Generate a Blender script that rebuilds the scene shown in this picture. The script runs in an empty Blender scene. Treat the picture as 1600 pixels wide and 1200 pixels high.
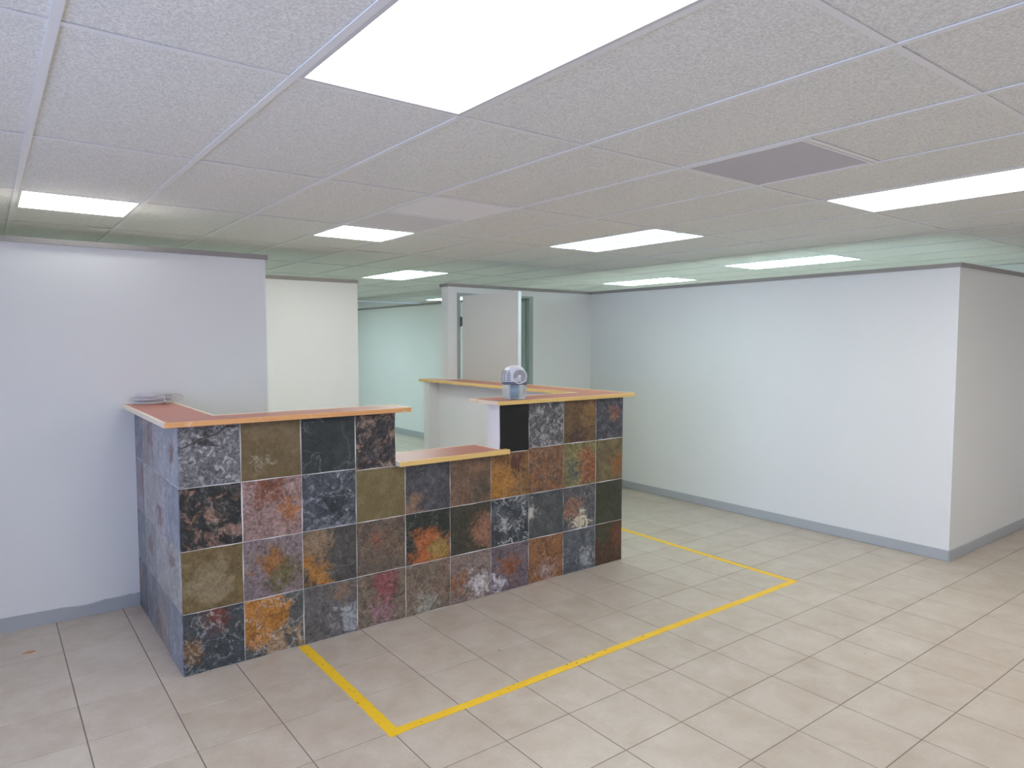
import bpy, bmesh, math, random
from mathutils import Vector, Matrix

sc = bpy.context.scene
COL = sc.collection
rnd = random.Random(7)

def lin(c):
    o = []
    for v in c:
        v = v / 255.0
        o.append(v / 12.92 if v <= .04045 else ((v + .055) / 1.055) ** 2.4)
    return o

# ------------------------------------------------------------------ camera
F_PX, YAW, PITCH, ROLL = 1085.13, 0.6507, -0.0615, 0.0013
CAM = Vector((-0.7165, -3.5554, 1.6241))
cd = bpy.data.cameras.new('camera')
cd.sensor_width = 36.0
cd.lens = F_PX / 1600 * 36.0
cd.clip_start, cd.clip_end = .05, 100
cam = bpy.data.objects.new('camera', cd)
COL.objects.link(cam)
fwd = Vector((math.sin(YAW) * math.cos(PITCH), math.cos(YAW) * math.cos(PITCH), math.sin(PITCH)))
rgt = Vector((math.cos(YAW), -math.sin(YAW), 0))
upv = rgt.cross(fwd)
r2 = rgt * math.cos(ROLL) + upv * math.sin(ROLL)
u2 = -rgt * math.sin(ROLL) + upv * math.cos(ROLL)
cam.matrix_world = Matrix(((r2.x, u2.x, -fwd.x, CAM.x), (r2.y, u2.y, -fwd.y, CAM.y), (r2.z, u2.z, -fwd.z, CAM.z), (0, 0, 0, 1)))
sc.camera = cam

# ------------------------------------------------------------------ world: overcast daylight seen through the side window
w = bpy.data.worlds.new('overcast_sky')
sc.world = w
w.use_nodes = True
bg = w.node_tree.nodes['Background']
bg.inputs['Color'].default_value = (.47, .60, 1.0, 1)
bg.inputs['Strength'].default_value = 4.7
# daylight sampling portal in the window opening of the side wall
WIN_Y0, WIN_Y1, WIN_Z0, WIN_Z1 = -5.2, -0.4, .25, 2.2
pl = bpy.data.lights.new('window_daylight', 'AREA')
pl.shape = 'RECTANGLE'
pl.size, pl.size_y = WIN_Z1 - WIN_Z0, WIN_Y1 - WIN_Y0
pl.cycles.is_portal = True
po = bpy.data.objects.new('window_daylight', pl)
COL.objects.link(po)
po.location = (-3.70, (WIN_Y0 + WIN_Y1) / 2, (WIN_Z0 + WIN_Z1) / 2)
po.rotation_euler = (0, -math.pi / 2, 0)
LAMP_SHORT = ((.97, 1.0, .97), 10.0)
LAMP_SIDE = ((.74, .97, 1.0), 14.0)
LAMP_WHITE, LAMP_COOL, LAMP_FAR = ((1.0, .985, .93), 6.0), ((.76, 1.0, 1.0), 6.1), ((.70, .96, 1.0), 10.0)

sc.view_settings.view_transform = 'Standard'
sc.view_settings.look = 'None'
sc.view_settings.gamma = 1
sc.view_settings.use_curve_mapping = False
sc.view_settings.exposure = 0.66
sc.cycles.use_denoising = True
sc.cycles.use_adaptive_sampling = True
sc.cycles.adaptive_threshold = .03
sc.cycles.max_bounces = 7
sc.cycles.diffuse_bounces = 4
sc.cycles.glossy_bounces = 4
sc.cycles.sample_clamp_indirect = 6

# ------------------------------------------------------------------ materials
def new_mat(name):
    m = bpy.data.materials.new(name)
    m.use_nodes = True
    nt = m.node_tree
    b = nt.nodes['Principled BSDF']
    return m, nt, b

def N(nt, t, **k):
    n = nt.nodes.new(t)
    for a, v in k.items():
        setattr(n, a, v)
    return n

def setc(s, c):
    s.default_value = (c[0], c[1], c[2], 1)

def mix_rgb(nt, fac, a, b, mode='MIX'):
    n = N(nt, 'ShaderNodeMix', data_type='RGBA', blend_type=mode)
    for s, v in ((n.inputs[0], fac), (n.inputs[6], a), (n.inputs[7], b)):
        if hasattr(v, 'is_output'):
            nt.links.new(v, s)
        elif isinstance(v, (int, float)):
            s.default_value = v
        else:
            s.default_value = (v[0], v[1], v[2], 1)
    return n.outputs[2]

def mth(nt, op, *a, clamp=False):
    n = N(nt, 'ShaderNodeMath', operation=op, use_clamp=clamp)
    for s, v in zip(n.inputs, a):
        if hasattr(v, 'is_output'):
            nt.links.new(v, s)
        else:
            s.default_value = v
    return n.outputs[0]

def noise(nt, vec, scale, detail=4, rough=.55, dist=0):
    n = N(nt, 'ShaderNodeTexNoise')
    n.inputs['Scale'].default_value = scale
    n.inputs['Detail'].default_value = detail
    n.inputs['Roughness'].default_value = rough
    n.inputs['Distortion'].default_value = dist
    if vec is not None:
        nt.links.new(vec, n.inputs['Vector'])
    return n.outputs[0]

def bump(nt, b, h, strength, distance):
    n = N(nt, 'ShaderNodeBump')
    n.inputs['Strength'].default_value = strength
    n.inputs['Distance'].default_value = distance
    nt.links.new(h, n.inputs['Height'])
    nt.links.new(n.outputs[0], b.inputs['Normal'])

def plain(name, rgb, rough=.5, var=.06, scale=8, bmp=0, bscale=150, spec=.4, metallic=0):
    m, nt, b = new_mat(name)
    g = N(nt, 'ShaderNodeNewGeometry')
    f = noise(nt, g.outputs['Position'], scale)
    a = [v * (1 - var) for v in rgb]
    c = [min(1, v * (1 + var)) for v in rgb]
    nt.links.new(mix_rgb(nt, f, a, c), b.inputs['Base Color'])
    b.inputs['Roughness'].default_value = rough
    b.inputs['Specular IOR Level'].default_value = spec
    b.inputs['Metallic'].default_value = metallic
    if bmp:
        bump(nt, b, noise(nt, g.outputs['Position'], bscale, 2), bmp, .002)
    return m

M = {}
M['wall'] = plain('white_wall_paint', (.80, .80, .785), .5, .015, 3, .06, 260)
M['trim'] = plain('grey_vinyl_trim', lin((176, 179, 182)), .45, .05, 6)
M['cap'] = plain('grey_cap_trim', lin((154, 149, 145)), .5, .05, 6)
M['tee'] = plain('white_metal_grid', (.84, .83, .82), .45, .03, 4)
M['plenum'] = plain('plenum_board', (.4, .4, .4), .8)
M['panel_frame'] = plain('lamp_frame_metal', (.66, .65, .65), .4, .02)
M['drywall'] = plain('counter_white_paint', (.80, .80, .80), .5, .02, 5, .08, 200)
M['door'] = plain('grey_door_paint', lin((208, 206, 198)), .4, .03, 3)
M['door_edge'] = plain('pale_door_edge_paint', lin((222, 226, 228)), .4, .03, 3)
M['frame'] = plain('grey_door_frame_paint', lin((160, 172, 167)), .4, .03, 4)
M['metal'] = plain('dark_hinge_metal', (.12, .12, .11), .35, .05, metallic=.8)
M['chrome'] = plain('brushed_metal', (.6, .6, .6), .3, .03, metallic=.9)
M['pale_tile'] = plain('smooth_pale_ceiling_panel', (.90, .88, .90), .55, .02, 40, .1, 300)
M['grey_tile'] = plain('smooth_grey_ceiling_panel', lin((226, 221, 224)), .55, .04, 40, .1, 300)
M['grout'] = plain('floor_grout', lin((132, 122, 112)), .8, .15, 25)
M['plastic'] = plain('white_plastic', (.82, .82, .85), .35, .01)
M['grille'] = plain('pale_grey_plastic', lin((196, 196, 198)), .4, .02)
M['slot'] = plain('shadow_grey_plastic', lin((112, 112, 120)), .5, .02)
M['band'] = plain('slate_grey_plastic', lin((108, 110, 126)), .4, .03)
M['cable'] = plain('white_cord_plastic', (.60, .585, .62), .45, .04, 30)
M['tie'] = plain('twist_tie_plastic', (.8, .8, .78), .4)
M['crack'] = plain('dark_slate_crack', lin((70, 58, 58)), .7, .4, 60)
M['stain'] = plain('rust_stain', lin((190, 130, 80)), .7, .25, 60)

def make_ceiling_tile_mat():
    m, nt, b = new_mat('stippled_ceiling_tile')
    g = N(nt, 'ShaderNodeNewGeometry')
    oi = N(nt, 'ShaderNodeObjectInfo')
    f = noise(nt, g.outputs['Position'], 120, 3, .7)
    f2 = noise(nt, g.outputs['Position'], 1.7, 3)
    fs = mth(nt, 'MULTIPLY_ADD', f, 3.4, -1.2, clamp=True)
    col = mix_rgb(nt, fs, (.70, .695, .66), (.95, .945, .90))
    col = mix_rgb(nt, f2, mix_rgb(nt, .06, col, (.55, .52, .45)), col)
    col = mix_rgb(nt, mth(nt, 'MULTIPLY', oi.outputs['Random'], .10), col, (.74, .72, .68))
    nt.links.new(col, b.inputs['Base Color'])
    b.inputs['Roughness'].default_value = .75
    b.inputs['Specular IOR Level'].default_value = .25
    bump(nt, b, f, .6, .004)
    return m
M['ctile'] = make_ceiling_tile_mat()

def make_floor_tile_mat():
    m, nt, b = new_mat('beige_ceramic_floor_tile')
    g = N(nt, 'ShaderNodeNewGeometry')
    oi = N(nt, 'ShaderNodeObjectInfo')
    p = g.outputs['Position']
    cloud = noise(nt, p, 5.5, 5, .65, .3)
    cl = mth(nt, 'MULTIPLY_ADD', cloud, 2.4, -.7, clamp=True)
    fine = noise(nt, p, 60, 4, .7)
    col = mix_rgb(nt, cl, lin((180, 165, 148)), lin((207, 198, 186)))
    col = mix_rgb(nt, mth(nt, 'MULTIPLY_ADD', fine, 2.2, -.75, clamp=True), mix_rgb(nt, .35, col, lin((178, 160, 142))), col)
    col = mix_rgb(nt, mth(nt, 'MULTIPLY', oi.outputs['Random'], .16), col, lin((222, 212, 200)))
    vo = N(nt, 'ShaderNodeTexVoronoi')
    vo.inputs['Scale'].default_value = 3.1
    nt.links.new(p, vo.inputs['Vector'])
    spk = mth(nt, 'LESS_THAN', vo.outputs['Distance'], .022)
    col = mix_rgb(nt, mth(nt, 'MULTIPLY', spk, .55), col, lin((120, 100, 80)))
    nt.links.new(col, b.inputs['Base Color'])
    rr = mth(nt, 'MULTIPLY_ADD', cloud, .16, .27)
    nt.links.new(rr, b.inputs['Roughness'])
    b.inputs['Specular IOR Level'].default_value = .45
    bump(nt, b, fine, .12, .001)
    return m
M['ftile'] = make_floor_tile_mat()

def make_wood(name, light, dark, worn=None):
    m, nt, b = new_mat(name)
    g = N(nt, 'ShaderNodeNewGeometry')
    mp = N(nt, 'ShaderNodeMapping')
    mp.inputs['Scale'].default_value = (4, 4, 130)
    nt.links.new(g.outputs['Position'], mp.inputs['Vector'])
    f = noise(nt, mp.outputs[0], 2.0, 4, .6, .4)
    col = mix_rgb(nt, mth(nt, 'MULTIPLY_ADD', f, 2, -.5, clamp=True), dark, light)
    if worn:
        f2 = noise(nt, g.outputs['Position'], 14, 4, .6)
        col = mix_rgb(nt, mth(nt, 'MULTIPLY_ADD', f2, 8, -4.9, clamp=True), col, worn)
    nt.links.new(col, b.inputs['Base Color'])
    b.inputs['Roughness'].default_value = .42
    return m
M['pine'] = make_wood('yellow_pine_trim', lin((242, 210, 138)), lin((222, 182, 106)))
M['orange_wood'] = make_wood('orange_stained_trim', lin((234, 180, 122)), lin((214, 150, 94)), lin((240, 212, 176)))
M['pale_wood'] = make_wood('pale_worn_trim', lin((240, 224, 202)), lin((222, 200, 172)), lin((205, 180, 150)))

def make_laminate():
    m, nt, b = new_mat('red_brown_laminate')
    g = N(nt, 'ShaderNodeNewGeometry')
    mp = N(nt, 'ShaderNodeMapping')
    mp.inputs['Scale'].default_value = (6, 60, 6)
    nt.links.new(g.outputs['Position'], mp.inputs['Vector'])
    f = noise(nt, mp.outputs[0], 1.5, 4)
    nt.links.new(mix_rgb(nt, f, lin((172, 100, 80)), lin((196, 124, 102))), b.inputs['Base Color'])
    b.inputs['Roughness'].default_value = .34
    b.inputs['Specular IOR Level'].default_value = .5
    return m
M['laminate'] = make_laminate()

def make_tape():
    m, nt, b = new_mat('yellow_floor_tape')
    g = N(nt, 'ShaderNodeNewGeometry')
    p = g.outputs['Position']
    f = noise(nt, p, 9, 4, .6)
    f2 = noise(nt, p, 38, 3, .6)
    col = mix_rgb(nt, f, lin((240, 186, 20)), lin((248, 212, 60)))
    col = mix_rgb(nt, mth(nt, 'MULTIPLY_ADD', f2, 12, -7.7, clamp=True), col, lin((110, 92, 40)))
    nt.links.new(col, b.inputs['Base Color'])
    b.inputs['Roughness'].default_value = .45
    return m
M['tape'] = make_tape()

def make_emit(name, colour, strength, stripe):
    m, nt, b = new_mat(name)
    b.inputs['Base Color'].default_value = (.8, .8, .8, 1)
    b.inputs['Roughness'].default_value = .4
    setc(b.inputs['Emission Color'], colour)
    b.inputs['Emission Strength'].default_value = strength
    return m
M['lamp_white'] = make_emit('lamp_diffuser_white', *LAMP_WHITE, False)
M['lamp_cool'] = make_emit('lamp_diffuser_cool', *LAMP_COOL, True)
M['lamp_far'] = make_emit('lamp_diffuser_far_room', *LAMP_FAR, True)
M['lamp_short'] = make_emit('lamp_diffuser_short', *LAMP_SHORT, False)
M['lamp_side'] = make_emit('lamp_diffuser_side_room', *LAMP_SIDE, True)
M['lamp_rib'] = make_emit('lamp_centre_rib', (.62, .86, 1.0), .5, False)

def make_vent():
    m, nt, b = new_mat('perforated_grey_panel')
    g = N(nt, 'ShaderNodeNewGeometry')
    sp = N(nt, 'ShaderNodeSeparateXYZ')
    nt.links.new(g.outputs['Position'], sp.inputs[0])
    k = 2 * math.pi / .0125
    a = mth(nt, 'SINE', mth(nt, 'MULTIPLY', sp.outputs[0], k))
    c = mth(nt, 'SINE', mth(nt, 'MULTIPLY', sp.outputs[1], k))
    d = mth(nt, 'MULTIPLY_ADD', mth(nt, 'MULTIPLY', a, c), 3, -.6, clamp=True)
    nt.links.new(mix_rgb(nt, d, lin((206, 200, 206)), lin((150, 144, 152))), b.inputs['Base Color'])
    b.inputs['Roughness'].default_value = .5
    return m
M['vent'] = make_vent()

def make_tank():
    m, nt, b = new_mat('frosted_water_tank')
    b.inputs['Base Color'].default_value = (.86, .88, .92, 1)
    b.inputs['Roughness'].default_value = .35
    b.inputs['Transmission Weight'].default_value = .8
    b.inputs['IOR'].default_value = 1.2
    g = N(nt, 'ShaderNodeNewGeometry')
    bump(nt, b, noise(nt, g.outputs['Position'], 300, 2), .1, .001)
    return m
M['tank'] = make_tank()
M['filter'] = plain('pale_blue_filter', lin((120, 172, 196)), .6, .05, 40)

def make_glass():
    m, nt, b = new_mat('window_glass')
    t = N(nt, 'ShaderNodeBsdfTransparent')
    gl = N(nt, 'ShaderNodeBsdfGlossy')
    gl.inputs['Roughness'].default_value = .02
    fr = N(nt, 'ShaderNodeFresnel')
    fr.inputs['IOR'].default_value = 1.35
    mx = N(nt, 'ShaderNodeMixShader')
    nt.links.new(fr.outputs[0], mx.inputs[0])
    nt.links.new(t.outputs[0], mx.inputs[1])
    nt.links.new(gl.outputs[0], mx.inputs[2])
    nt.links.new(mx.outputs[0], nt.nodes['Material Output'].inputs['Surface'])
    return m
M['glass'] = make_glass()

# ---- slate: one node group, one small material per stone
def make_slate_group():
    gt = bpy.data.node_groups.new('slate_stone', 'ShaderNodeTree')
    I = gt.interface
    def add(n, t, d):
        s = I.new_socket(n, in_out='INPUT', socket_type=t)
        s.default_value = d
    add('Base', 'NodeSocketColor', (.1, .1, .1, 1))
    add('ColA', 'NodeSocketColor', (.1, .1, .1, 1))
    add('ColB', 'NodeSocketColor', (.1, .1, .1, 1))
    add('Vein', 'NodeSocketColor', (.5, .5, .5, 1))
    for k, d in (('AmtA', 0.), ('GainA', 0.), ('RA', .1), ('ScaleA', 9.), ('AmtB', 0.), ('GainB', 0.), ('RB', .1), ('ScaleB', 12.), ('VeinAmt', 0.), ('Contrast', .35), ('Seed', 0.), ('Relief', .5)):
        add(k, 'NodeSocketFloat', d)
    add('PosA', 'NodeSocketVector', (0, 0, 0))
    add('PosB', 'NodeSocketVector', (0, 0, 0))
    I.new_socket('Color', in_out='OUTPUT', socket_type='NodeSocketColor')
    I.new_socket('Height', in_out='OUTPUT', socket_type='NodeSocketFloat')
    gi = gt.nodes.new('NodeGroupInput'); go = gt.nodes.new('NodeGroupOutput')
    G = gi.outputs
    tc = gt.nodes.new('ShaderNodeTexCoord')
    cb = gt.nodes.new('ShaderNodeCombineXYZ')
    for i, k in enumerate((1.0, 3.7, 2.3)):
        gt.links.new(mth(gt, 'MULTIPLY', G['Seed'], k), cb.inputs[i])
    va = gt.nodes.new('ShaderNodeVectorMath'); va.operation = 'ADD'
    gt.links.new(tc.outputs['Object'], va.inputs[0]); gt.links.new(cb.outputs[0], va.inputs[1])
    V = va.outputs[0]
    def nz(scale, detail, rough, dist, shift=0):
        n = gt.nodes.new('ShaderNodeTexNoise')
        v = V
        if shift:
            s = gt.nodes.new('ShaderNodeVectorMath'); s.operation = 'ADD'
            gt.links.new(V, s.inputs[0]); s.inputs[1].default_value = (shift, shift * 1.7, -shift)
            v = s.outputs[0]
        gt.links.new(v, n.inputs['Vector'])
        if hasattr(scale, 'is_output'):
            gt.links.new(scale, n.inputs['Scale'])
        else:
            n.inputs['Scale'].default_value = scale
        n.inputs['Detail'].default_value = detail
        n.inputs['Roughness'].default_value = rough
        n.inputs['Distortion'].default_value = dist
        return n.outputs[0]
    def mask(nsock, amt, gain, rad, pos, sharp):
        d = gt.nodes.new('ShaderNodeVectorMath'); d.operation = 'DISTANCE'
        gt.links.new(tc.outputs['Object'], d.inputs[0]); gt.links.new(pos, d.inputs[1])
        bias = mth(gt, 'MULTIPLY', gain, mth(gt, 'SUBTRACT', rad, d.outputs['Value']))
        s = mth(gt, 'ADD', mth(gt, 'ADD', nsock, bias), mth(gt, 'SUBTRACT', amt, 1.0))
        return mth(gt, 'MULTIPLY_ADD', s, sharp, .5, clamp=True)
    nA = nz(G['ScaleA'], 6, .68, .9)
    nB = nz(G['ScaleB'], 6, .70, 1.2, 5.3)
    fine = nz(75, 4, .7, .5, 2.1)
    mid = nz(22, 6, .68, 1.0, 9.4)
    mA = mask(nA, G['AmtA'], G['GainA'], G['RA'], G['PosA'], 7)
    mB = mask(nB, G['AmtB'], G['GainB'], G['RB'], G['PosB'], 8)
    c = mix_rgb(gt, mA, G['Base'], G['ColA'])
    c = mix_rgb(gt, mB, c, G['ColB'])
    vn = nz(7, 6, .6, .45, 14.2)
    va_ = mth(gt, 'ABSOLUTE', mth(gt, 'SUBTRACT', vn, .5))
    line = mth(gt, 'MULTIPLY_ADD', va_, -55, 1.0, clamp=True)
    c = mix_rgb(gt, mth(gt, 'MULTIPLY', mth(gt, 'MULTIPLY', line, mid), mth(gt, 'MULTIPLY', G['VeinAmt'], 1.6), clamp=True), c, G['Vein'])
    k = mth(gt, 'MULTIPLY', mth(gt, 'ADD', mth(gt, 'SUBTRACT', fine, .5), mth(gt, 'SUBTRACT', mid, .5)), mth(gt, 'MULTIPLY', G['Contrast'], 3.4))
    val = mth(gt, 'MAXIMUM', mth(gt, 'ADD', k, 1.0), .25)
    hs = gt.nodes.new('ShaderNodeHueSaturation')
    gt.links.new(c, hs.inputs['Color']); gt.links.new(val, hs.inputs['Value'])
    gt.links.new(hs.outputs[0], go.inputs['Color'])
    h = mth(gt, 'ADD', mth(gt, 'MULTIPLY', nA, .6), mth(gt, 'ADD', mth(gt, 'MULTIPLY', mid, .5), mth(gt, 'MULTIPLY', fine, .25)))
    gt.links.new(mth(gt, 'MULTIPLY', h, G['Relief']), go.inputs['Height'])
    return gt
SG = make_slate_group()
SK = 1.0
def slate(base, A=None, B=None, vein=None, con=.32, relief=.6, rough=.46):
    """A/B: (rgb, amount, scale, (x,z) or None, radius)"""
    seed = rnd.uniform(1, 60)
    m, nt, b = new_mat('slate')
    g = nt.nodes.new('ShaderNodeGroup'); g.node_tree = SG
    def cl(c):
        gr = .3 * c[0] + .55 * c[1] + .15 * c[2]
        return tuple(min(1, v * SK) for v in lin([v + (gr - v) * .2 for v in c])) + (1,)
    g.inputs['Base'].default_value = cl(base)
    for k, q in (('A', A), ('B', B)):
        if q:
            g.inputs['Col' + k].default_value = cl(q[0])
            g.inputs['Amt' + k].default_value = q[1]
            g.inputs['Scale' + k].default_value = q[2]
            if len(q) > 3:
                g.inputs['Pos' + k].default_value = (q[3][0], 0, q[3][1])
                g.inputs['Amt' + k].default_value = .5
                g.inputs['Gain' + k].default_value = 2.4
                g.inputs['R' + k].default_value = q[4] * 1.15
        else:
            g.inputs['Amt' + k].default_value = -1
    if vein:
        g.inputs['Vein'].default_value = cl(vein[0])
        g.inputs['VeinAmt'].default_value = vein[1]
    g.inputs['Contrast'].default_value = con * 1.7
    g.inputs['Seed'].default_value = seed
    g.inputs['Relief'].default_value = relief
    nt.links.new(g.outputs['Color'], b.inputs['Base Color'])
    b.inputs['Roughness'].default_value = rough
    b.inputs['Specular IOR Level'].default_value = .4
    bump(nt, b, g.outputs['Height'], .7, .006)
    return m

# ------------------------------------------------------------------ mesh helpers
def mesh(name, verts, faces, mat=None, smooth=False):
    me = bpy.data.meshes.new(name)
    me.from_pydata(verts, [], faces)
    me.update()
    if mat:
        me.materials.append(mat)
    if smooth:
        for p in me.polygons:
            p.use_smooth = True
    return me

class MB:
    def __init__(s):
        s.v, s.f = [], []
    def add(s, v, f):
        o = len(s.v)
        s.v += [tuple(q) for q in v]
        s.f += [tuple(i + o for i in q) for q in f]
        return s
    def box(s, x0, x1, y0, y1, z0, z1):
        return s.add([(x0, y0, z0), (x1, y0, z0), (x1, y1, z0), (x0, y1, z0), (x0, y0, z1), (x1, y0, z1), (x1, y1, z1), (x0, y1, z1)],
                     [(0, 3, 2, 1), (4, 5, 6, 7), (0, 1, 5, 4), (1, 2, 6, 5), (2, 3, 7, 6), (3, 0, 4, 7)])
    def prism(s, poly, z0, z1):                      # poly counter-clockwise
        n = len(poly)
        v = [(x, y, z0) for x, y in poly] + [(x, y, z1) for x, y in poly]
        f = [tuple(reversed(range(n))), tuple(range(n, 2 * n))]
        f += [(i, (i + 1) % n, n + (i + 1) % n, n + i) for i in range(n)]
        return s.add(v, f)
    def rings(s, rings, cap0=True, cap1=True):       # closed loops of equal length
        n = len(rings[0]); o = len(s.v)
        for r in rings:
            s.v += [tuple(q) for q in r]
        for k in range(len(rings) - 1):
            a, b = o + k * n, o + (k + 1) * n
            s.f += [(a + i, a + (i + 1) % n, b + (i + 1) % n, b + i) for i in range(n)]
        if cap0: s.f.append(tuple(o + i for i in reversed(range(n))))
        if cap1: s.f.append(tuple(o + (len(rings) - 1) * n + i for i in range(n)))
        return s
    def tube(s, pts, r, n=6, closed=False):
        pts = [Vector(p) for p in pts]
        rs = []
        up = Vector((0, 0, 1))
        for i, p in enumerate(pts):
            a = pts[max(0, i - 1)] if not closed else pts[i - 1]
            b = pts[min(len(pts) - 1, i + 1)] if not closed else pts[(i + 1) % len(pts)]
            t = (b - a).normalized()
            u = t.cross(up)
            if u.length < 1e-3: u = t.cross(Vector((1, 0, 0)))
            u.normalize(); v = u.cross(t)
            rs.append([p + u * math.cos(2 * math.pi * k / n) * r + v * math.sin(2 * math.pi * k / n) * r for k in range(n)])
        if closed: rs.append(rs[0])
        return s.rings(rs, not closed, not closed)
    def mesh(s, name, mat=None, smooth=False):
        return mesh(name, s.v, s.f, mat, smooth)

def link(name, me, parent=None, loc=None, rot=None, **props):
    o = bpy.data.objects.new(name, me)
    COL.objects.link(o)
    if parent is not None:
        o.parent = parent
    if loc is not None: o.location = loc
    if rot is not None: o.rotation_euler = rot
    for k, v in props.items():
        o[k] = v
    return o

def build(name, mb, mat, parent=None, smooth=False, **props):
    return link(name, mb.mesh(name, mat, smooth), parent, **props)

def struct(name, mb, mat, label, cat, parent=None):
    return build(name, mb, mat, parent, kind='structure', label=label, category=cat)

def bevel(o, wd=.003, seg=2):
    md = o.modifiers.new('soft_edges', 'BEVEL')
    md.width = wd; md.segments = seg; md.limit_method = 'ANGLE'

# ------------------------------------------------------------------ dimensions
H = 2.4257                       # ceiling
X_L, X_R, Y_N, Y_F = -3.59, 7.78, -6.30, 9.56
WT = 2.165                       # top of partition walls under their cap
CAPZ = 2.195
CX0, CY0, CW, CL = .0667, -1.4193, .61, 1.22
FX0, FY0, FP = -.0954, -.0064, .340

# ------------------------------------------------------------------ floor
floor = struct('floor', MB().box(X_L - .1, X_R + .1, Y_N - .1, Y_F + .1, -.10, -.0022), M['grout'],
               'beige ceramic tile floor with grey grout lines', 'floor')
JX, JY = .0050, .0044
def chamfer_tile(sx, sy, h, c):
    a, b = sx / 2, sy / 2
    v = [(-a, -b, -h), (a, -b, -h), (a, b, -h), (-a, b, -h), (-a, -b, -c), (a, -b, -c), (a, b, -c), (-a, b, -c),
         (-a + c, -b + c, 0), (a - c, -b + c, 0), (a - c, b - c, 0), (-a + c, b - c, 0)]
    f = [(0, 1, 5, 4), (1, 2, 6, 5), (2, 3, 7, 6), (3, 0, 4, 7), (4, 5, 9, 8), (5, 6, 10, 9), (6, 7, 11, 10), (7, 4, 8, 11), (8, 9, 10, 11)]
    return v, f
tv, tf = chamfer_tile(FP - JX, FP - JY, .008, .0014)
ft_mesh = mesh('floor_tile', tv, tf, M['ftile'])
cand, rest = [], []
for i in range(-11, 24):
    for j in range(-19, 28):
        x, y = FX0 + (i + .5) * FP, FY0 + (j + .5) * FP
        if not (X_L < x < X_R and Y_N < y < Y_F):
            continue
        d = Vector((x, y, 0)) - CAM
        z = d.dot(fwd)
        vis = False
        if z > .5:
            px, py = F_PX * d.dot(r2) / z, -F_PX * d.dot(u2) / z
            vis = abs(px) < 800 + .25 * F_PX / z and abs(py) < 600 + .25 * F_PX / z
        if y > 1.3 and x < 1.0: vis = False
        if y > 2.5 and x < 2.0: vis = False
        if y > -1.4 and x > 5.0 and y < 2.5: vis = False
        if .25 < x < 2.8 and .1 < y < 1.1 and x < 2.7: vis = False       # behind the counter front
        (cand if vis else rest).append((d.length, i, j, x, y))
cand.sort()
rest += cand[300:]
for _, i, j, x, y in cand[:300]:
    link('floor_tile', ft_mesh, floor, (x, y, rnd.uniform(-.0006, .0)))
mb = MB()
for _, i, j, x, y in rest:
    mb.add([(a + x, b + y, c) for a, b, c in tv], tf)
build('floor_tile_field', mb, M['ftile'], floor, kind='stuff')

# ------------------------------------------------------------------ ceiling: hung grid with lay-in tiles
ceiling = struct('ceiling', MB().box(X_L - .1, X_R + .1, Y_N - .1, Y_F + .1, H + .12, H + .2), M['plenum'],
                 'suspended ceiling of stippled grey tiles in a white grid', 'ceiling')
I0, I1, J0, J1 = -6, 13, -4, 9
def tile_mesh(sx, sy):
    return mesh('ceiling_tile', *(lambda q: (q.v, q.f))(MB().box(-sx / 2, sx / 2, -sy / 2, sy / 2, 0, .014)), M['ctile'])
ct_full, ct_half = tile_mesh(CW - .008, CL - .008), tile_mesh(CW - .008, CW - .008)
cellx = lambda i: CX0 + (i + .5) * CW
celly = lambda j: CY0 + (j + .5) * CL
FULL_LIGHT = {(0, -1): 'w', (5, -1): 'w', (5, 1): 'c', (5, 4): 'f', (9, 1): 's', (10, 3): 's', (10, 7): 'f'}
# unseen lamps added to the grid to light the room evenly
ADDED_LIGHT = {(0, -3): 'added white fill light behind the camera on the left', (5, -3): 'added white fill light behind the camera on the right', (-5, -1): 'added white fill light by the shop window, out of view to the left',
                (9, -3): 'added white fill light far right behind the camera', (0, 5): 'added cool fill light hidden behind the left partitions', (5, 7): 'added cool fill light hidden deep in the far room', (3, 6): 'added cool fill light hidden behind the short cream partition'}
HALF = {(-1, 2): ('light', None), (2, 2): ('light', None), (2, 1): ('grey', 'grey'), (3, -1): (None, 'vent')}   # near half, far half
for i in range(I0, I1):
    for j in range(J0, J1):
        if (i, j) in FULL_LIGHT or (i, j) in ADDED_LIGHT:
            continue
        if (i, j) in HALF:
            for q, kind in enumerate(HALF[(i, j)]):
                if kind is None:
                    link('ceiling_tile', ct_half, ceiling, (cellx(i), celly(j) + (q - .5) * CW, H + .0045))
            continue
        link('ceiling_tile', ct_full, ceiling, (cellx(i), celly(j), H + .0038 + rnd.uniform(0, .0009)))
def rail(x0, x1, y0, y1, z0):
    build('grid_rail', MB().box(x0, x1, y0, y1, z0, H + .0028), M['tee'], ceiling)
for i in range(I0, I1 + 1):
    rail(CX0 + i * CW - .0125, CX0 + i * CW + .0125, Y_N, Y_F, H - .001)
for j in range(J0, J1 + 1):
    rail(X_L, X_R, CY0 + j * CL - .0115, CY0 + j * CL + .0115, H)
for (i, j) in HALF:
    rail(CX0 + i * CW + .0125, CX0 + (i + 1) * CW - .0125, celly(j) - .0115, celly(j) + .0115, H)

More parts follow.
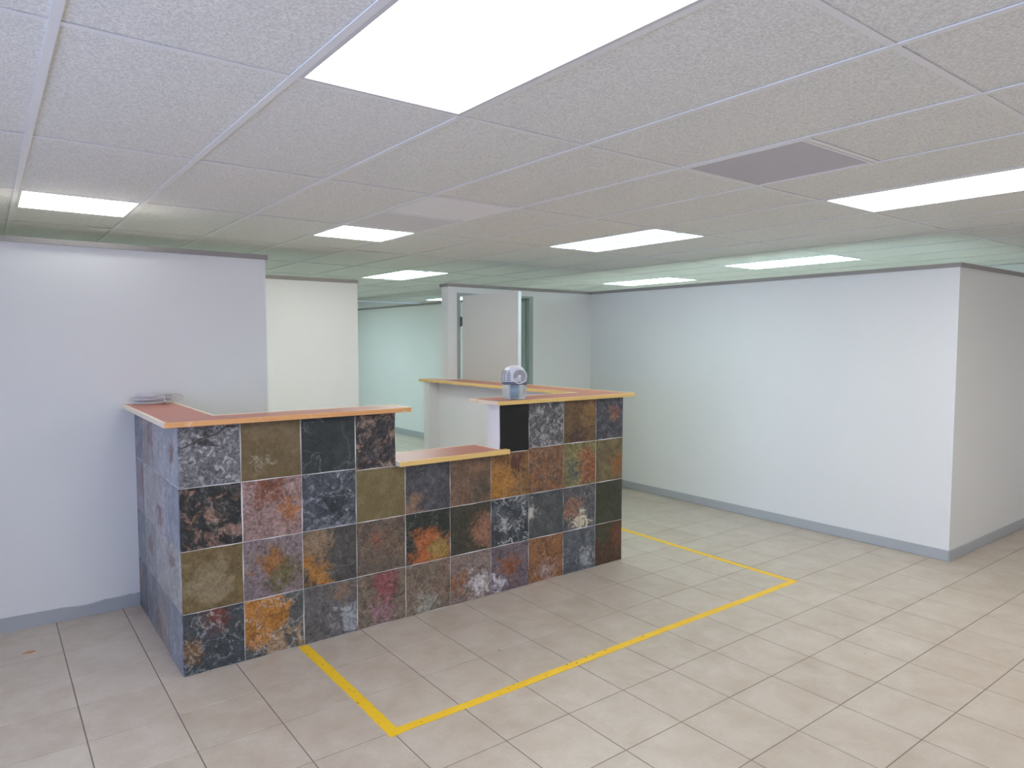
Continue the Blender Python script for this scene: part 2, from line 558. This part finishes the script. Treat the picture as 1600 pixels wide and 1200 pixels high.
# lamps, vent and plain panels set in the grid
def frame_mb(sx, sy, wd, z0, z1):
    m_ = MB()
    a, b = sx / 2, sy / 2
    m_.box(-a, a, -b, -b + wd, z0, z1); m_.box(-a, a, b - wd, b, z0, z1)
    m_.box(-a, -a + wd, -b + wd, b - wd, z0, z1); m_.box(a - wd, a, -b + wd, b - wd, z0, z1)
    return m_
def lamp(x, y, sy, kind, label):
    t = link('ceiling_light', None, None, (x, y, H), label=label, category='light', group='recessed ceiling lights')
    sx = CW - .026; sy = sy - .026
    build('frame', frame_mb(sx, sy, .014, -.001, .012), M['panel_frame'], t)
    if kind in 'wh':
        d = MB().box(-sx / 2 + .014, sx / 2 - .014, -sy / 2 + .014, sy / 2 - .014, .004, .008)
        build('diffuser', d, M['lamp_white' if kind == 'w' else 'lamp_short'], t)
    else:
        a = sx / 2 - .014; b = sy / 2 - .014
        for s in (-1, 1):
            x0, x1 = (-a, -.032) if s < 0 else (.032, a)
            build('diffuser', MB().box(x0, x1, -b, b, .004, .008), M[{'c': 'lamp_cool', 'f': 'lamp_far', 's': 'lamp_side'}[kind]], t)
        build('centre_rib', MB().box(-.032, .032, -b, b, .002, .008), M['lamp_rib'], t)
    return t
lab = {(0, -1): 'large bright white light panel overhead, nearest to the camera', (5, -1): 'long white light panel cut off by the right edge of the photo',
       (5, 1): 'cool blue-white troffer light above the right half of the counter', (5, 4): 'cool blue-white troffer light in front of the open doorway passage',
       (9, 1): 'thin cool troffer light showing just above the long right wall', (10, 3): 'small far cool light touching the top of the right wall corner',
       (10, 7): 'sliver of far light beside the door wall end'}
for (i, j) in ADDED_LIGHT:
    FULL_LIGHT[(i, j)] = 'f' if j > 2 else 'w'
    lab[(i, j)] = ADDED_LIGHT[(i, j)]
for (i, j), k in FULL_LIGHT.items():
    lamp(cellx(i), celly(j), CL, k, lab[(i, j)])
lamp(cellx(-1), celly(2) - CW / 2, CW, 'h', 'short square white light panel above the left wall')
lamp(cellx(2), celly(2) - CW / 2, CW, 'h', 'short square white light panel beside the plain grey panels')
for q, (nm, lb) in enumerate((('ceiling_panel', 'plain pale grey square ceiling panel, farther from the white light'), ('ceiling_panel', 'plain grey square ceiling panel touching the short white light'))):
    y = celly(1) + (q - .5) * CW
    t = link(nm, None, None, (cellx(2), y, H), label=lb, category='panel', group='plain grey ceiling panels')
    build('panel_frame', frame_mb(CW - .026, CW - .026, .01, -.001, .01), M['tee'], t)
    build('panel_face', MB().box(-.285, .285, -.285, .285, .002, .008), M['pale_tile' if q == 0 else 'grey_tile'], t)
t = link('ceiling_vent', None, None, (cellx(3), celly(-1) + CW / 2, H), label='square perforated purple-grey ceiling air vent right of the large light', category='vent')
build('vent_frame', frame_mb(CW - .026, CW - .026, .012, -.002, .012), M['tee'], t)
build('vent_face', MB().box(-.281, .281, -.281, .281, .001, .007), M['vent'], t)

# ------------------------------------------------------------------ walls
def capped(name, x0, x1, y0, y1, label, top=WT, capname=None, sides=(1, 1, 1, 1)):
    o = struct(name, MB().box(x0, x1, y0, y1, 0, top), M['wall'], label, 'wall')
    return o
YL = 1.165
wall_front_left = capped('wall_left', X_L, .804, YL, YL + .12, 'white partition wall behind the left end of the counter')
XM, YM = 2.105, 2.55
capped('wall_passage', -.9, XM, YM, YM + .12, 'short cream-white partition wall seen past the left wall end')
XW, YW, YD = 4.9166, -1.494, 2.33
capped('wall_right', XW, XW + .12, YW, YD + .13, 'long white partition wall on the right')
capped('wall_return', XW + .12, X_R, YW, YW + .12, 'white wall returning to the right from the wall corner')
XD0, FO0, FO1 = 2.971, 3.072, 4.041
mb = MB().box(XD0, FO0, YD, YD + .13, 0, WT).box(FO1, XW, YD, YD + .13, 0, WT).box(FO0, FO1, YD, YD + .13, 2.10, WT)
struct('wall_door', mb, M['wall'], 'white partition wall holding the open grey door', 'wall')
XF = 5.09
struct('wall_far', MB().box(XF, XF + .12, YD + .145, 4.2, 0, WT).box(XF, XF + .12, 4.2, Y_F, 0, 2.215), M['wall'], 'blue-lit partition wall of the far room', 'wall')
struct('wall_back', MB().box(X_L, X_R, Y_F, Y_F + .1, 0, H), M['wall'], 'far end wall of the building', 'wall')
struct('wall_outer_right', MB().box(X_R, X_R + .1, Y_N, Y_F, 0, H), M['wall'], 'full-height outer wall beyond the right partition', 'wall')
struct('wall_near', MB().box(X_L, X_R, Y_N - .1, Y_N, 0, H), M['wall'], 'wall behind the camera', 'wall')
mb = MB().box(X_L - .12, X_L, Y_N, WIN_Y0, 0, H).box(X_L - .12, X_L, WIN_Y1, Y_F, 0, H)
mb.box(X_L - .12, X_L, WIN_Y0, WIN_Y1, 0, WIN_Z0).box(X_L - .12, X_L, WIN_Y0, WIN_Y1, WIN_Z1, H)
struct('wall_outer_left', mb, M['wall'], 'outer wall with the shop window', 'wall')
win = link('window_1', None, None, (X_L - .06, WIN_Y0, WIN_Z0), kind='structure', label='wide shop window in the outer left wall', category='window')
ww, wh = WIN_Y1 - WIN_Y0, WIN_Z1 - WIN_Z0
mb = MB().box(-.03, .03, 0, ww, 0, .05).box(-.03, .03, 0, ww, wh - .05, wh)
for k in range(5):
    y = k * (ww - .05) / 4
    mb.box(-.03, .03, y, y + .05, .05, wh - .05)
build('window_frame', mb, M['frame'], win)
for k in range(4):
    y0 = k * (ww - .05) / 4 + .05
    build('pane', MB().box(-.004, .004, y0, y0 + (ww - .05) / 4 - .05, .05, wh - .05), M['glass'], win)

# caps along the partition tops
def cap(n, mb, label):
    o = struct('trim_%d' % n, mb, M['cap'], label, 'trim')
e = .014
cap(1, MB().box(X_L, .804 + e, YL - e, YL + .12 + e, WT, CAPZ), 'grey cap trim along the top of the left wall')
cap(2, MB().box(-.9, XM + .0, YM - e, YM + .12 + e, WT, CAPZ), 'grey cap trim on the short cream partition')
cap(3, MB().prism([(XW - e, YW - e), (X_R, YW - e), (X_R, YW + .12 + e), (XW + .12 + e, YW + .12 + e), (XW + .12 + e, YD + .13 + e), (XD0 - e, YD + .13 + e), (XD0 - e, YD - e), (XW - e, YD - e)], WT, CAPZ),
    'grey cap trim running over the right wall and the door wall')
cap(4, MB().box(XF - e, XF + .12 + e, 4.2, Y_F, 2.215, 2.245), 'grey cap trim on the far room wall')

# skirting
def base(name, mb, label):
    o = struct(name, mb, M['trim'], label, 'baseboard')
    bevel(o, .004)
    return o
bt, bh = .009, .082
prof = []
n = 60
x0, x1 = X_L, -.001
v, f = [], []
for k in range(n + 1):
    x = -1.6 + (1.6 + .001 - .002) * k / n if k else X_L
    h = .080 + .004 * math.sin(x * 5) 
    if -.42 < x < -.18:
        h = .080 - .012 * math.sin((x + .42) / .24 * math.pi)
    if x > -.09:
        h += rnd.uniform(-.004, .003)
    off = bt + (.006 * math.sin((x + .5) / .4 * math.pi) if -.5 < x < -.1 else 0)
    v += [(x, YL - bt, 0), (x, YL - off, h), (x, YL, h), (x, YL, 0)]
for k in range(n):
    a, b = 4 * k, 4 * k + 4
    f += [(a, b, b + 1, a + 1), (a + 1, b + 1, b + 2, a + 2)]
build('baseboard_left', MB().add(v, f), M['trim'], kind='structure', label='grey vinyl baseboard peeling along the left wall', category='baseboard')
base('baseboard_right', MB().box(XW - bt, XW, YW, YD, 0, bh), 'grey baseboard along the long right wall')
base('baseboard_return', MB().box(XW - bt, X_R, YW - bt, YW, 0, bh), 'grey baseboard on the wall right of the corner')
base('baseboard_far', MB().box(XF - bt, XF, YD + .13, Y_F, 0, .10), 'grey baseboard in the far room')
base('baseboard_door', MB().box(FO1, XW - bt, YD - bt, YD, 0, bh), 'grey baseboard under the wall beside the door')

# ------------------------------------------------------------------ door
door = link('door_1', None, None, (3.105, 2.302, 0), kind='structure', label='grey flush door standing wide open in the far wall', category='door')
a = math.radians(85)
leaf = link('door_leaf', MB().box(0, .82, 0, .038, .012, 2.078).mesh('door_leaf', M['door']), door, (.004, -.012, 0), (0, 0, -a))
build('door_edge', MB().box(.82, .8215, .001, .037, .013, 2.077), M['door_edge'], leaf)
bevel(leaf, .002)
mb = MB().box(0, .012, -.045, .002, -.004, .004).box(0, .09, -.05, -.035, -.009, .009)
hd = link('door_handle', mb.mesh('door_handle', M['chrome']), leaf, (.72, 0, 1.0))
fr = MB()
ox, oy = -3.105, -2.302
fr.box(FO0 + ox, FO0 + .032 + ox, YD - .012 + oy, YD + .142 + oy, 0, 2.06).box(FO1 - .05 + ox, FO1 + ox, YD - .012 + oy, YD + .142 + oy, 0, 2.06)
fr.box(FO0 + ox, FO1 + ox, YD - .012 + oy, YD + .142 + oy, 2.082, 2.105)
fr.box(FO1 - .066 + ox, FO1 - .05 + ox, YD + .055 + oy, YD + .142 + oy, 0, 2.06)
fr.box(FO0 + ox, FO0 + .032 + ox, YD - .012 + oy, YD + .142 + oy, 2.06, 2.082).box(FO1 - .05 + ox, FO1 + ox, YD - .012 + oy, YD + .142 + oy, 2.06, 2.082)
build('door_frame', fr, M['frame'], door)
for z in (.25, 1.0, 1.82):
    hb = MB().tube([(0, 0, z - .05), (0, 0, z + .05)], .007, 8).box(-.004, .02, -.001, .002, z - .045, z + .045)
    link('hinge', hb.mesh('hinge', M['metal']), door, (-.004, .008, 0))

# ------------------------------------------------------------------ reception counter
XE0, XE1 = 1.149, 1.896          # ends of the raised sections
CXR = 3.0195
TZ, LZ = 1.2185, .905
counter = link('reception_counter', None, None, (0, 0, 0), label='L-shaped reception counter faced with multicoloured slate tiles', category='counter')
G = .0035
for q in ((G, XE0 - .003, G, .135, TZ), (XE0 - .003, XE1 + .003, G, .135, LZ), (XE1 + .003, CXR - .001, G, .135, TZ), (G, .135, .135, YL - .001, TZ), (2.911, CXR - .001, .135, YD - .001, TZ), (2.911, XD0 - .001, YD - .001, 2.42, TZ)):
    build('half_wall', MB().box(q[0], q[1], q[2], q[3], 0, q[4]), M['drywall'], counter)
o = build('end_post', MB().box(2.80, XD0 - .001, 2.42, 2.533, 0, TZ), M['drywall'], counter)
bevel(o, .004)

def R(rgb): return rgb
DK = (52, 54, 56)
TILES = {
 # row 1 (top)
 (0, 1): slate((108, 108, 111), ((172, 172, 176), .43, 26), ((70, 68, 70), .28, 8, (-.02, .08), .02), ((52, 40, 38), .5), .45, 1),
 (1, 1): slate((112, 92, 58), ((124, 104, 72), .45, 7), ((160, 150, 130), .1, 34, (-.05, -.05), .012), None, .14, .3),
 (2, 1): slate((50, 57, 58), ((62, 68, 68), .45, 7), None, ((128, 134, 132), .55), .2, .5),
 (3, 1): slate((58, 56, 60), ((152, 124, 106), .45, 17), ((96, 74, 62), .38, 12), ((150, 142, 138), .2), .45, 1),
 (6, 1): slate((24, 26, 27), ((34, 36, 38), .4, 8), None, None, .12, .15, .4),
 (7, 1): slate((92, 92, 95), ((162, 160, 159), .45, 24), ((62, 62, 66), .36, 16), None, .38, .7),
 (8, 1): slate((112, 86, 56), ((138, 102, 58), .4, 9, (.08, .05), .06), ((84, 62, 54), .36, 11, (-.03, -.12), .06), None, .32, .6),
 (9, 1): slate((66, 70, 78), ((98, 98, 104), .46, 18), ((150, 92, 74), .3, 15, (.04, .03), .03), ((150, 148, 150), .25), .4, .7),
 # row 2
 (0, 2): slate((46, 48, 48), ((146, 110, 94), .42, 15), ((142, 108, 60), .33, 13), ((150, 150, 144), .3), .42, 1),
 (1, 2): slate((150, 118, 113), ((128, 74, 54), .42, 13, (-.02, .10), .06), ((160, 98, 52), .34, 14, (.09, -.02), .04), ((190, 166, 160), .4), .42, 1),
 (2, 2): slate((74, 79, 88), ((136, 142, 152), .40, 14), ((54, 58, 64), .40, 9, (.03, -.03), .06), ((176, 180, 184), .4), .42, .9),
 (3, 2): slate((118, 102, 60), ((130, 114, 74), .44, 7), None, ((152, 140, 110), .2), .14, .3),
 (4, 2): slate((72, 72, 77), ((86, 86, 92), .45, 9), ((142, 110, 86), .3, 12, (-.12, -.12), .05), ((126, 126, 128), .4), .28, .6),
 (5, 2): slate((112, 86, 68), ((128, 96, 70), .44, 8), ((86, 76, 58), .34, 12, (.09, -.06), .05), ((170, 150, 136), .2), .26, .6),
 (6, 2): slate((138, 96, 52), ((172, 114, 44), .38, 8, (-.10, -.04), .10), ((98, 58, 46), .36, 11, (.05, .10), .06), ((150, 140, 110), .25), .36, .8),
 (7, 2): slate((122, 86, 62), ((146, 92, 50), .45, 12), ((118, 104, 104), .38, 13), ((180, 150, 110), .3), .42, .9),
 (8, 2): slate((128, 118, 72), ((146, 84, 54), .34, 10, (.09, -.03), .10), ((92, 98, 84), .36, 11, (-.08, -.05), .05), ((190, 176, 116), .25), .42, .9),
 (9, 2): slate((108, 94, 60), ((124, 112, 72), .45, 9), ((142, 92, 48), .3, 9, (.08, -.06), .06), ((130, 126, 100), .2), .26, .6),
 # row 3
 (0, 3): slate((116, 96, 56), ((138, 120, 86), .44, 8, (-.03, -.02), .08), None, None, .24, .4),
 (1, 3): slate((128, 112, 112), ((150, 98, 50), .32, 9, (.0, .03), .07), ((104, 94, 60), .34, 10, (.06, -.06), .06), ((86, 76, 72), .3), .42, 1),
 (2, 3): slate((78, 76, 72), ((172, 112, 42), .24, 7, (-.11, -.03), .08), ((138, 112, 84), .32, 10, (-.08, .09), .07), ((150, 150, 146), .25), .36, .9),
 (3, 3): slate((104, 90, 78), ((132, 102, 74), .42, 9), ((138, 84, 66), .28, 12, (-.02, .05), .03), None, .38, .8),
 (4, 3): slate((50, 56, 50), ((172, 90, 46), .34, 8, (.02, -.09), .12), ((156, 122, 56), .32, 10, (.08, -.10), .06), ((150, 146, 110), .35), .38, 1),
 (5, 3): slate((68, 65, 52), ((146, 100, 76), .36, 11, (.10, -.02), .09), ((150, 136, 104), .3, 20), None, .38, .8),
 (6, 3): slate((54, 61, 68), ((92, 98, 104), .46, 10), ((168, 170, 170), .16, 22, (-.04, -.02), .02), ((196, 196, 194), .95), .36, .8),
 (7, 3): slate((74, 78, 80), ((86, 90, 92), .45, 8), ((184, 178, 168), .14, 9, (-.15, .02), .045), ((120, 124, 124), .3), .24, .5),
 (8, 3): slate((86, 86, 90), ((146, 104, 84), .36, 12, (-.08, .0), .07), ((204, 194, 168), .3, 18, (.01, -.10), .05), ((200, 194, 180), .3), .4, .9),
 (9, 3): slate((60, 64, 46), ((70, 74, 60), .44, 8), None, ((92, 94, 80), .2), .2, .4),
 # row 4
 (0, 4): slate((66, 71, 74), ((122, 66, 56), .26, 9, (.02, .13), .05), ((126, 90, 54), .16, 10, (-.12, -.03), .035), ((170, 176, 176), .6), .36, .9),
 (1, 4): slate((84, 86, 84), ((176, 112, 40), .36, 7, (-.09, .07), .13), ((162, 130, 96), .34, 9, (.02, -.12), .07), ((188, 188, 190), .5), .4, 1),
 (2, 4): slate((98, 94, 92), ((124, 100, 80), .40, 10, (.05, .09), .06), ((150, 152, 156), .30, 10, (.10, -.07), .05), ((150, 146, 142), .25), .36, .8),
 (3, 4): slate((118, 102, 84), ((138, 76, 74), .38, 9, (.02, .06), .08), ((152, 112, 116), .3, 12, (.0, -.08), .05), ((184, 166, 156), .35), .4, .9),
 (4, 4): slate((122, 104, 86), ((140, 98, 74), .42, 10), ((150, 146, 132), .36, 13, (-.02, -.1), .06), ((178, 166, 148), .35), .38, .9),
 (5, 4): slate((134, 116, 106), ((150, 90, 52), .34, 11, (-.1, -.02), .05), ((192, 184, 184), .36, 17, (.06, -.05), .06), ((110, 92, 90), .3), .42, .9),
 (6, 4): slate((110, 96, 102), ((140, 80, 46), .32, 11, (.0, .0), .06), ((184, 180, 188), .34, 16, (-.10, -.08), .04), None, .42, .9),
 (7, 4): slate((140, 94, 62), ((158, 100, 52), .45, 16), ((158, 130, 120), .38, 18, (0, -.08), .05), None, .45, .9),
 (8, 4): slate((88, 94, 100), ((74, 80, 86), .44, 8), ((150, 154, 160), .36, 20, (.07, -.05), .05), ((166, 170, 176), .3), .36, .7),
 (9, 4): slate((80, 54, 40), ((108, 64, 44), .36, 8, (.08, .04), .06), ((66, 68, 50), .36, 9, (-.08, .09), .06), ((124, 112, 80), .3), .3, .7),
}
xs = [0, .2901] + [.2901 + .307 * k for k in range(1, 9)] + [CXR]
zs = [0, .3042, .6112, .9182, TZ]          # bottom to top
def slate_mesh(wd, ht, th=.0085):
    """stone with a slightly ragged outline; front at y=0 facing -y"""
    a, b = wd / 2, ht / 2
    nseg = 4
    pts = []
    for s in range(4):
        for k in range(nseg):
            t_ = k / nseg * 2 - 1
            x, z = [(t_ * a, -b), (a, t_ * b), (-t_ * a, b), (-a, -t_ * b)][s]
            if k:
                j = rnd.uniform(-.0006, .0024)
                x, z = [(x, z + j), (x - j, z), (x, z - j), (x + j, z)][s]
            pts.append((x, z))
    nn = len(pts)
    c = .0022
    inner = [(x * (1 - c / a), z * (1 - c / b)) for x, z in pts]
    v = [(x, th, z) for x, z in pts] + [(x, .0018, z) for x, z in pts] + [(x, rnd.uniform(-.0004, .0004), z) for x, z in inner]
    f = []
    for k in range(nn):
        q = (k + 1) % nn
        f += [(k, q, nn + q, nn + k), (nn + k, nn + q, 2 * nn + q, 2 * nn + k)]
    f.append(tuple(2 * nn + k for k in range(nn)))
    return v, f
GJ = .0030
def put_slate(x0, x1, z0, z1, mat, side=False):
    g = GJ / 2
    jx = rnd.uniform(-.0006, .0006)
    v, f = slate_mesh(x1 - x0 - 2 * g, z1 - z0 - 2 * g)
    me = mesh('slate_tile', v, f, mat)
    c = ((x0 + x1) / 2 + jx, (z0 + z1) / 2)
    pr = rnd.uniform(-.0012, .0004)
    if side:
        link('slate_tile', me, counter, (pr, c[0], c[1]), (0, 0, -math.pi / 2))
    else:
        return link('slate_tile', me, counter, (c[0], pr, c[1]))
for c in range(10):
    for r in range(1, 5):
        if (c, r) not in TILES:
            continue
        x0, x1, z0, z1 = xs[c], xs[c + 1], zs[4 - r], zs[5 - r]
        if c == 0: x0 = .0
        if (c, r) == (3, 1): x1 = XE0 + GJ / 2
        if (c, r) == (6, 1): x0 = XE1 - GJ / 2
        if r == 2 and xs[c] > XE0 and xs[c + 1] < XE1: z1 = LZ + GJ / 2
        if r == 4: z0 = -GJ / 2 + .001
        if r == 1: z1 = TZ + .001
        if r == 2 and c in (3, 6):
            z1 = LZ + GJ / 2
        if (c, r) in ((3, 1), (6, 1)): z0 = LZ - GJ / 2 + .003
        tl = put_slate(x0, x1, z0, z1, TILES[(c, r)])
        if (c, r) == (0, 1):                                     # the cracked stone at the corner
            pts = [(-.140, .040), (-.105, .052), (-.085, .062), (-.06, .074), (-.045, .083), (-.02, .088), (.005, .094), (.03, .100), (.055, .118), (.075, .136), (.105, .134), (.142, .132)]
            wds = [.001, .004, .003, .0035, .005, .002, .003, .0035, .003, .004, .0045, .002]
            v, f = [], []
            for (x, z), h in zip(pts, wds):
                v += [(x, -.0009, z - h), (x, -.0009, z + h * .8)]
            for k in range(len(pts) - 1):
                f.append((2 * k, 2 * k + 2, 2 * k + 3, 2 * k + 1))
            link('crack', mesh('crack', v, f, M['crack']), tl)
SIDE = {}
sc_ = [(142, 144, 150), (148, 146, 148), (136, 124, 122), (108, 110, 122)]  # side stone colours include the pale sheen of glancing window light
ys = [.009, .3138, .6137, .9272, YL - .002]
for c in range(4):
    for r in range(1, 5):
        b0 = sc_[c]
        if r == 2: b0 = [(126, 128, 138), (146, 138, 140), (150, 145, 142), (126, 116, 124)][c]
        if r == 3: b0 = [(148, 144, 134), (150, 142, 138), (128, 128, 130), (112, 114, 120)][c]
        if r == 4: b0 = [(116, 120, 128), (128, 120, 116), (102, 102, 106), (78, 82, 90)][c]
        A = (tuple(min(255, v + 22) for v in b0), .46, 9)
        B = ((124, 92, 88), .3, 10, (rnd.uniform(-.1, .1), rnd.uniform(-.1, .1)), .05) if (c + r) % 2 else None
        put_slate(ys[c], ys[c + 1], zs[4 - r] if r < 4 else -.001, zs[5 - r], slate(b0, A, B, ((190, 194, 204), .3), .22, .5, .42), True)

# ------------------------------------------------------------------ countertops
def inset(poly, d):
    n = len(poly); out = []
    for i in range(n):
        p0, p1, p2 = Vector(poly[i - 1]), Vector(poly[i]), Vector(poly[(i + 1) % n])
        a = (p1 - p0).normalized(); b = (p2 - p1).normalized()
        na, nb = Vector((-a.y, a.x)), Vector((-b.y, b.x))
        k = na.dot(nb)
        out.append(p1 + (na + nb) * (d / (1 + k)))
    return [(q.x, q.y) for q in out]
def countertop(label, poly, z0, z1, trims, trimw=.017, grp='laminate tops of the reception counter'):
    ox, oy = poly[0]
    t = link('countertop', None, None, (ox, oy, z0), label=label, category='countertop', group=grp)
    P = [(x - ox, y - oy) for x, y in poly]
    Q = inset(P, trimw)
    build('laminate_board', MB().prism(inset(P, trimw - .0005), 0, z1 - z0 - .0022), M['laminate'], t)
    for i in range(len(P)):
        m_ = trims[i]
        if m_ is None:
            continue
        k = (i + 1) % len(P)
        o = build('edge_trim', MB().prism([P[i], P[k], Q[k], Q[i]], -.0, z1 - z0), M[m_], t)
        bevel(o, .0025, 2)
    return t
CT0, CT1 = TZ + .001, 1.2445
countertop('L-shaped counter top at the left with orange front edge and white cord', [(-.065, -.055), (1.228, -.05), (1.228, .19), (.22, .19), (.22, YL - .001), (-.065, YL - .001)], CT0, CT1,
           ['orange_wood', 'pine', 'pale_wood', 'pale_wood', 'pale_wood', 'pale_wood'])
countertop('long L-shaped counter top at the right carrying the small fan', [(1.845, -.045), (3.10, -.045), (3.10, YD - .014), (XD0 - .003, YD - .014), (XD0 - .003, 2.60), (2.78, 2.60), (2.78, .27), (1.83, .27)], CT0, CT1,
           ['pine', 'pine', 'pale_wood', 'pine', 'pine', 'pine', 'pale_wood', 'pale_wood'])
countertop('low short counter top in the gap between the raised sections', [(1.152, -.05), (1.94, -.05), (1.94, -.004), (1.893, -.004), (1.893, .28), (1.152, .28)], LZ + .001, .935,
           ['pine', 'pine', 'pine', 'pale_wood', 'pale_wood', 'pale_wood'])

# ------------------------------------------------------------------ small air cooler
fan = link('desk_fan', None, None, (2.076, .088, CT1 - .0021), (0, 0, -.33), label='small white desk air cooler with frosted water tank on the counter', category='fan')
def sup(rx, ry, z, n=32, e_=3.2, oy=0):
    out = []
    for k in range(n):
        t_ = 2 * math.pi * k / n
        c, s = math.cos(t_), math.sin(t_)
        out.append((rx * math.copysign(abs(c) ** (2 / e_), c), oy + ry * math.copysign(abs(s) ** (2 / e_), s), z))
    return out
mb = MB().rings([sup(.060, .052, .0), sup(.066, .058, .006), sup(.070, .062, .05), sup(.073, .064, .098)])
build('water_tank', mb, M['tank'], fan, True)
build('filter_core', MB().rings([sup(.022, .035, .012), sup(.022, .035, .09)]), M['filter'], fan, True)
mb = MB().rings([sup(.0735, .0645, .0985), sup(.076, .067, .101), sup(.076, .067, .114), sup(.0745, .0655, .116)])
build('collar', mb, M['band'], fan, True)
rs = []
for z, k in ((.1165, 1), (.135, .995), (.155, .97), (.175, .91), (.192, .82), (.206, .68), (.216, .48), (.221, .26), (.2225, .08)):
    rs.append(sup(.0745 * k, .0655 * k, z, e_=2.7))
dome = build('housing', MB().rings(rs), M['plastic'], fan, True)
def ring_mb(r0, r1, y0, y1, n=32, cx=0, cz=0):
    a = [(cx + r1 * math.cos(2 * math.pi * k / n), y0, cz + r1 * math.sin(2 * math.pi * k / n)) for k in range(n)]
    b = [(cx + r0 * math.cos(2 * math.pi * k / n), y0, cz + r0 * math.sin(2 * math.pi * k / n)) for k in range(n)]
    c = [(x, y1, z) for x, y, z in b]; d = [(x, y1, z) for x, y, z in a]
    return MB().rings([d, a, b, c], False, False)
fan.scale = (1.07, 1.07, 1.0)
GC = (.012, .153)
build('grille_rim', ring_mb(.043, .049, -.0675, -.03, cx=GC[0], cz=GC[1]), M['plastic'], fan, True)
gm = MB()
n = 32
gm.rings([[(GC[0] + .045 * math.cos(-2 * math.pi * k / n), -.0640, GC[1] + .045 * math.sin(-2 * math.pi * k / n)) for k in range(n)],
          [(GC[0] + .045 * math.cos(-2 * math.pi * k / n), -.05, GC[1] + .045 * math.sin(-2 * math.pi * k / n)) for k in range(n)]])
gr = build('grille', gm, M['slot'], fan)
for r in (.014, .021, .028, .035, .041):
    q = ring_mb(r - .0018, r + .0018, -.0665, -.063, cx=GC[0], cz=GC[1])
    build('grille_ring', q, M['grille'], gr)
build('grille_hub', ring_mb(.0, .010, -.0685, -.063, cx=GC[0], cz=GC[1]), M['plastic'], gr)
for k in range(7):
    z = .124 + k * .0105
    kk = [1, .998, .99, .98, .96, .93, .89][k]
    mb = MB().box(-.0765 * kk - .0004, -.070 * kk, -.040, .03, z, z + .0036)
    build('louvre', mb, M['slot'], fan)
    xl = -.052
    build('louvre', MB().box(-.066 * kk, xl + .008, -.0668 * kk + (.006 if k > 4 else .003), -.05, z, z + .0036), M['slot'], fan)

# ------------------------------------------------------------------ coiled cord
cb = link('coiled_cord', None, None, (.09, 1.095, CT1), label='bundle of white electrical cord tied on the left counter end', category='cord')
mb = MB()
rr = random.Random(3)
pts = []
for k in range(7):
    lx, ly = rr.uniform(.085, .112), rr.uniform(.020, .036)
    z0 = .003 + k * .0066
    sk = rr.uniform(-.012, .012)
    tilt = rr.uniform(-.05, .08)
    for s in range(20):
        t_ = 2 * math.pi * s / 20
        x = lx * math.cos(t_) + sk
        pinch = .55 + .45 * min(1, abs(x - .06) / .07)
        pts.append((x, (ly * math.sin(t_)) * pinch + rr.uniform(-.002, .002), z0 + .0044 * s / 20 + tilt * x * .25 + .005 * abs(math.sin(t_ * 1.5 + k)) + .004))
mb.tube(pts, .0038, 6)
loop = [(.06 + .085 * (1 - math.cos(t_)) / 2 * 1.3, -.004 + .012 * math.sin(t_), .034 + .020 * math.sin(t_)) for t_ in [math.pi * 2 * k / 24 for k in range(25)]]
mb.tube(loop, .0032, 6)
mb.tube([(-.11, -.02, .006), (-.06, -.036, .004), (0, -.042, .004), (.05, -.036, .006), (.068, -.02, .02)], .0034, 6)
build('cord', mb, M['cable'], cb, True)
mb = MB().tube([(.06 + .002 * math.sin(3 * t_), .026 * math.cos(t_), .026 + .026 * math.sin(t_)) for t_ in [2 * math.pi * k / 18 for k in range(18)]], .0028, 6, True)
mb.tube([(.06, -.026, .02), (.066, -.036, .012), (.078, -.040, .005)], .0024, 5).tube([(.06, -.026, .02), (.07, -.032, .018), (.084, -.034, .012)], .0024, 5)
build('twist_tie', mb, M['tie'], cb, True)

# ------------------------------------------------------------------ yellow floor tape
tape = link('floor_tape', None, None, (.56, -1.06, 0), label='yellow tape marking a rectangle on the floor before the counter', category='tape')
def strip(p0, p1, wd, z):
    p0, p1 = Vector(p0), Vector(p1)
    d = p1 - p0; L = d.length; d.normalize(); nrm = Vector((-d.y, d.x))
    k = max(8, int(L / .035))
    lo, hi = [], []
    ph = rnd.uniform(0, 6)
    for i in range(k + 1):
        c = p0 + d * (L * i / k) + nrm * (.004 * math.sin(ph + i * .11))
        lo.append(c - nrm * (wd / 2 + rnd.uniform(-.0012, .0016)))
        hi.append(c + nrm * (wd / 2 + rnd.uniform(-.0012, .0016)))
    poly = [(q.x - .56, q.y + 1.06) for q in lo] + [(q.x - .56, q.y + 1.06) for q in reversed(hi)]
    v = [(x, y, .0) for x, y in poly] + [(x, y, z) for x, y in poly]
    n_ = len(poly); f = []
    for i in range(n_):
        q = (i + 1) % n_
        f.append((i, q, n_ + q, n_ + i))
    for i in range(k):
        f.append((n_ + i, n_ + i + 1, n_ + n_ - 2 - i, n_ + n_ - 1 - i))
    build('tape_strip', MB().add(v, f), M['tape'], tape)
strip((.588, -.004), (.582, -1.062), .052, .0010)
strip((.562, -1.036), (3.632, -1.034), .047, .0014)
strip((3.606, -1.055), (3.640, 1.10), .050, .0010)

# rust mark on the floor by the left wall
v = []
for k in range(12):
    t_ = 2 * math.pi * k / 12
    q = 1 + rnd.uniform(-.3, .3)
    v.append((.028 * math.cos(t_) * q, .014 * math.sin(t_) * q))
so = build('rust_mark', MB().prism(v, 0, .0006), M['stain'], label='small orange rust mark on the floor near the left wall', category='stain')
so.location = (-.58, .78, .0)
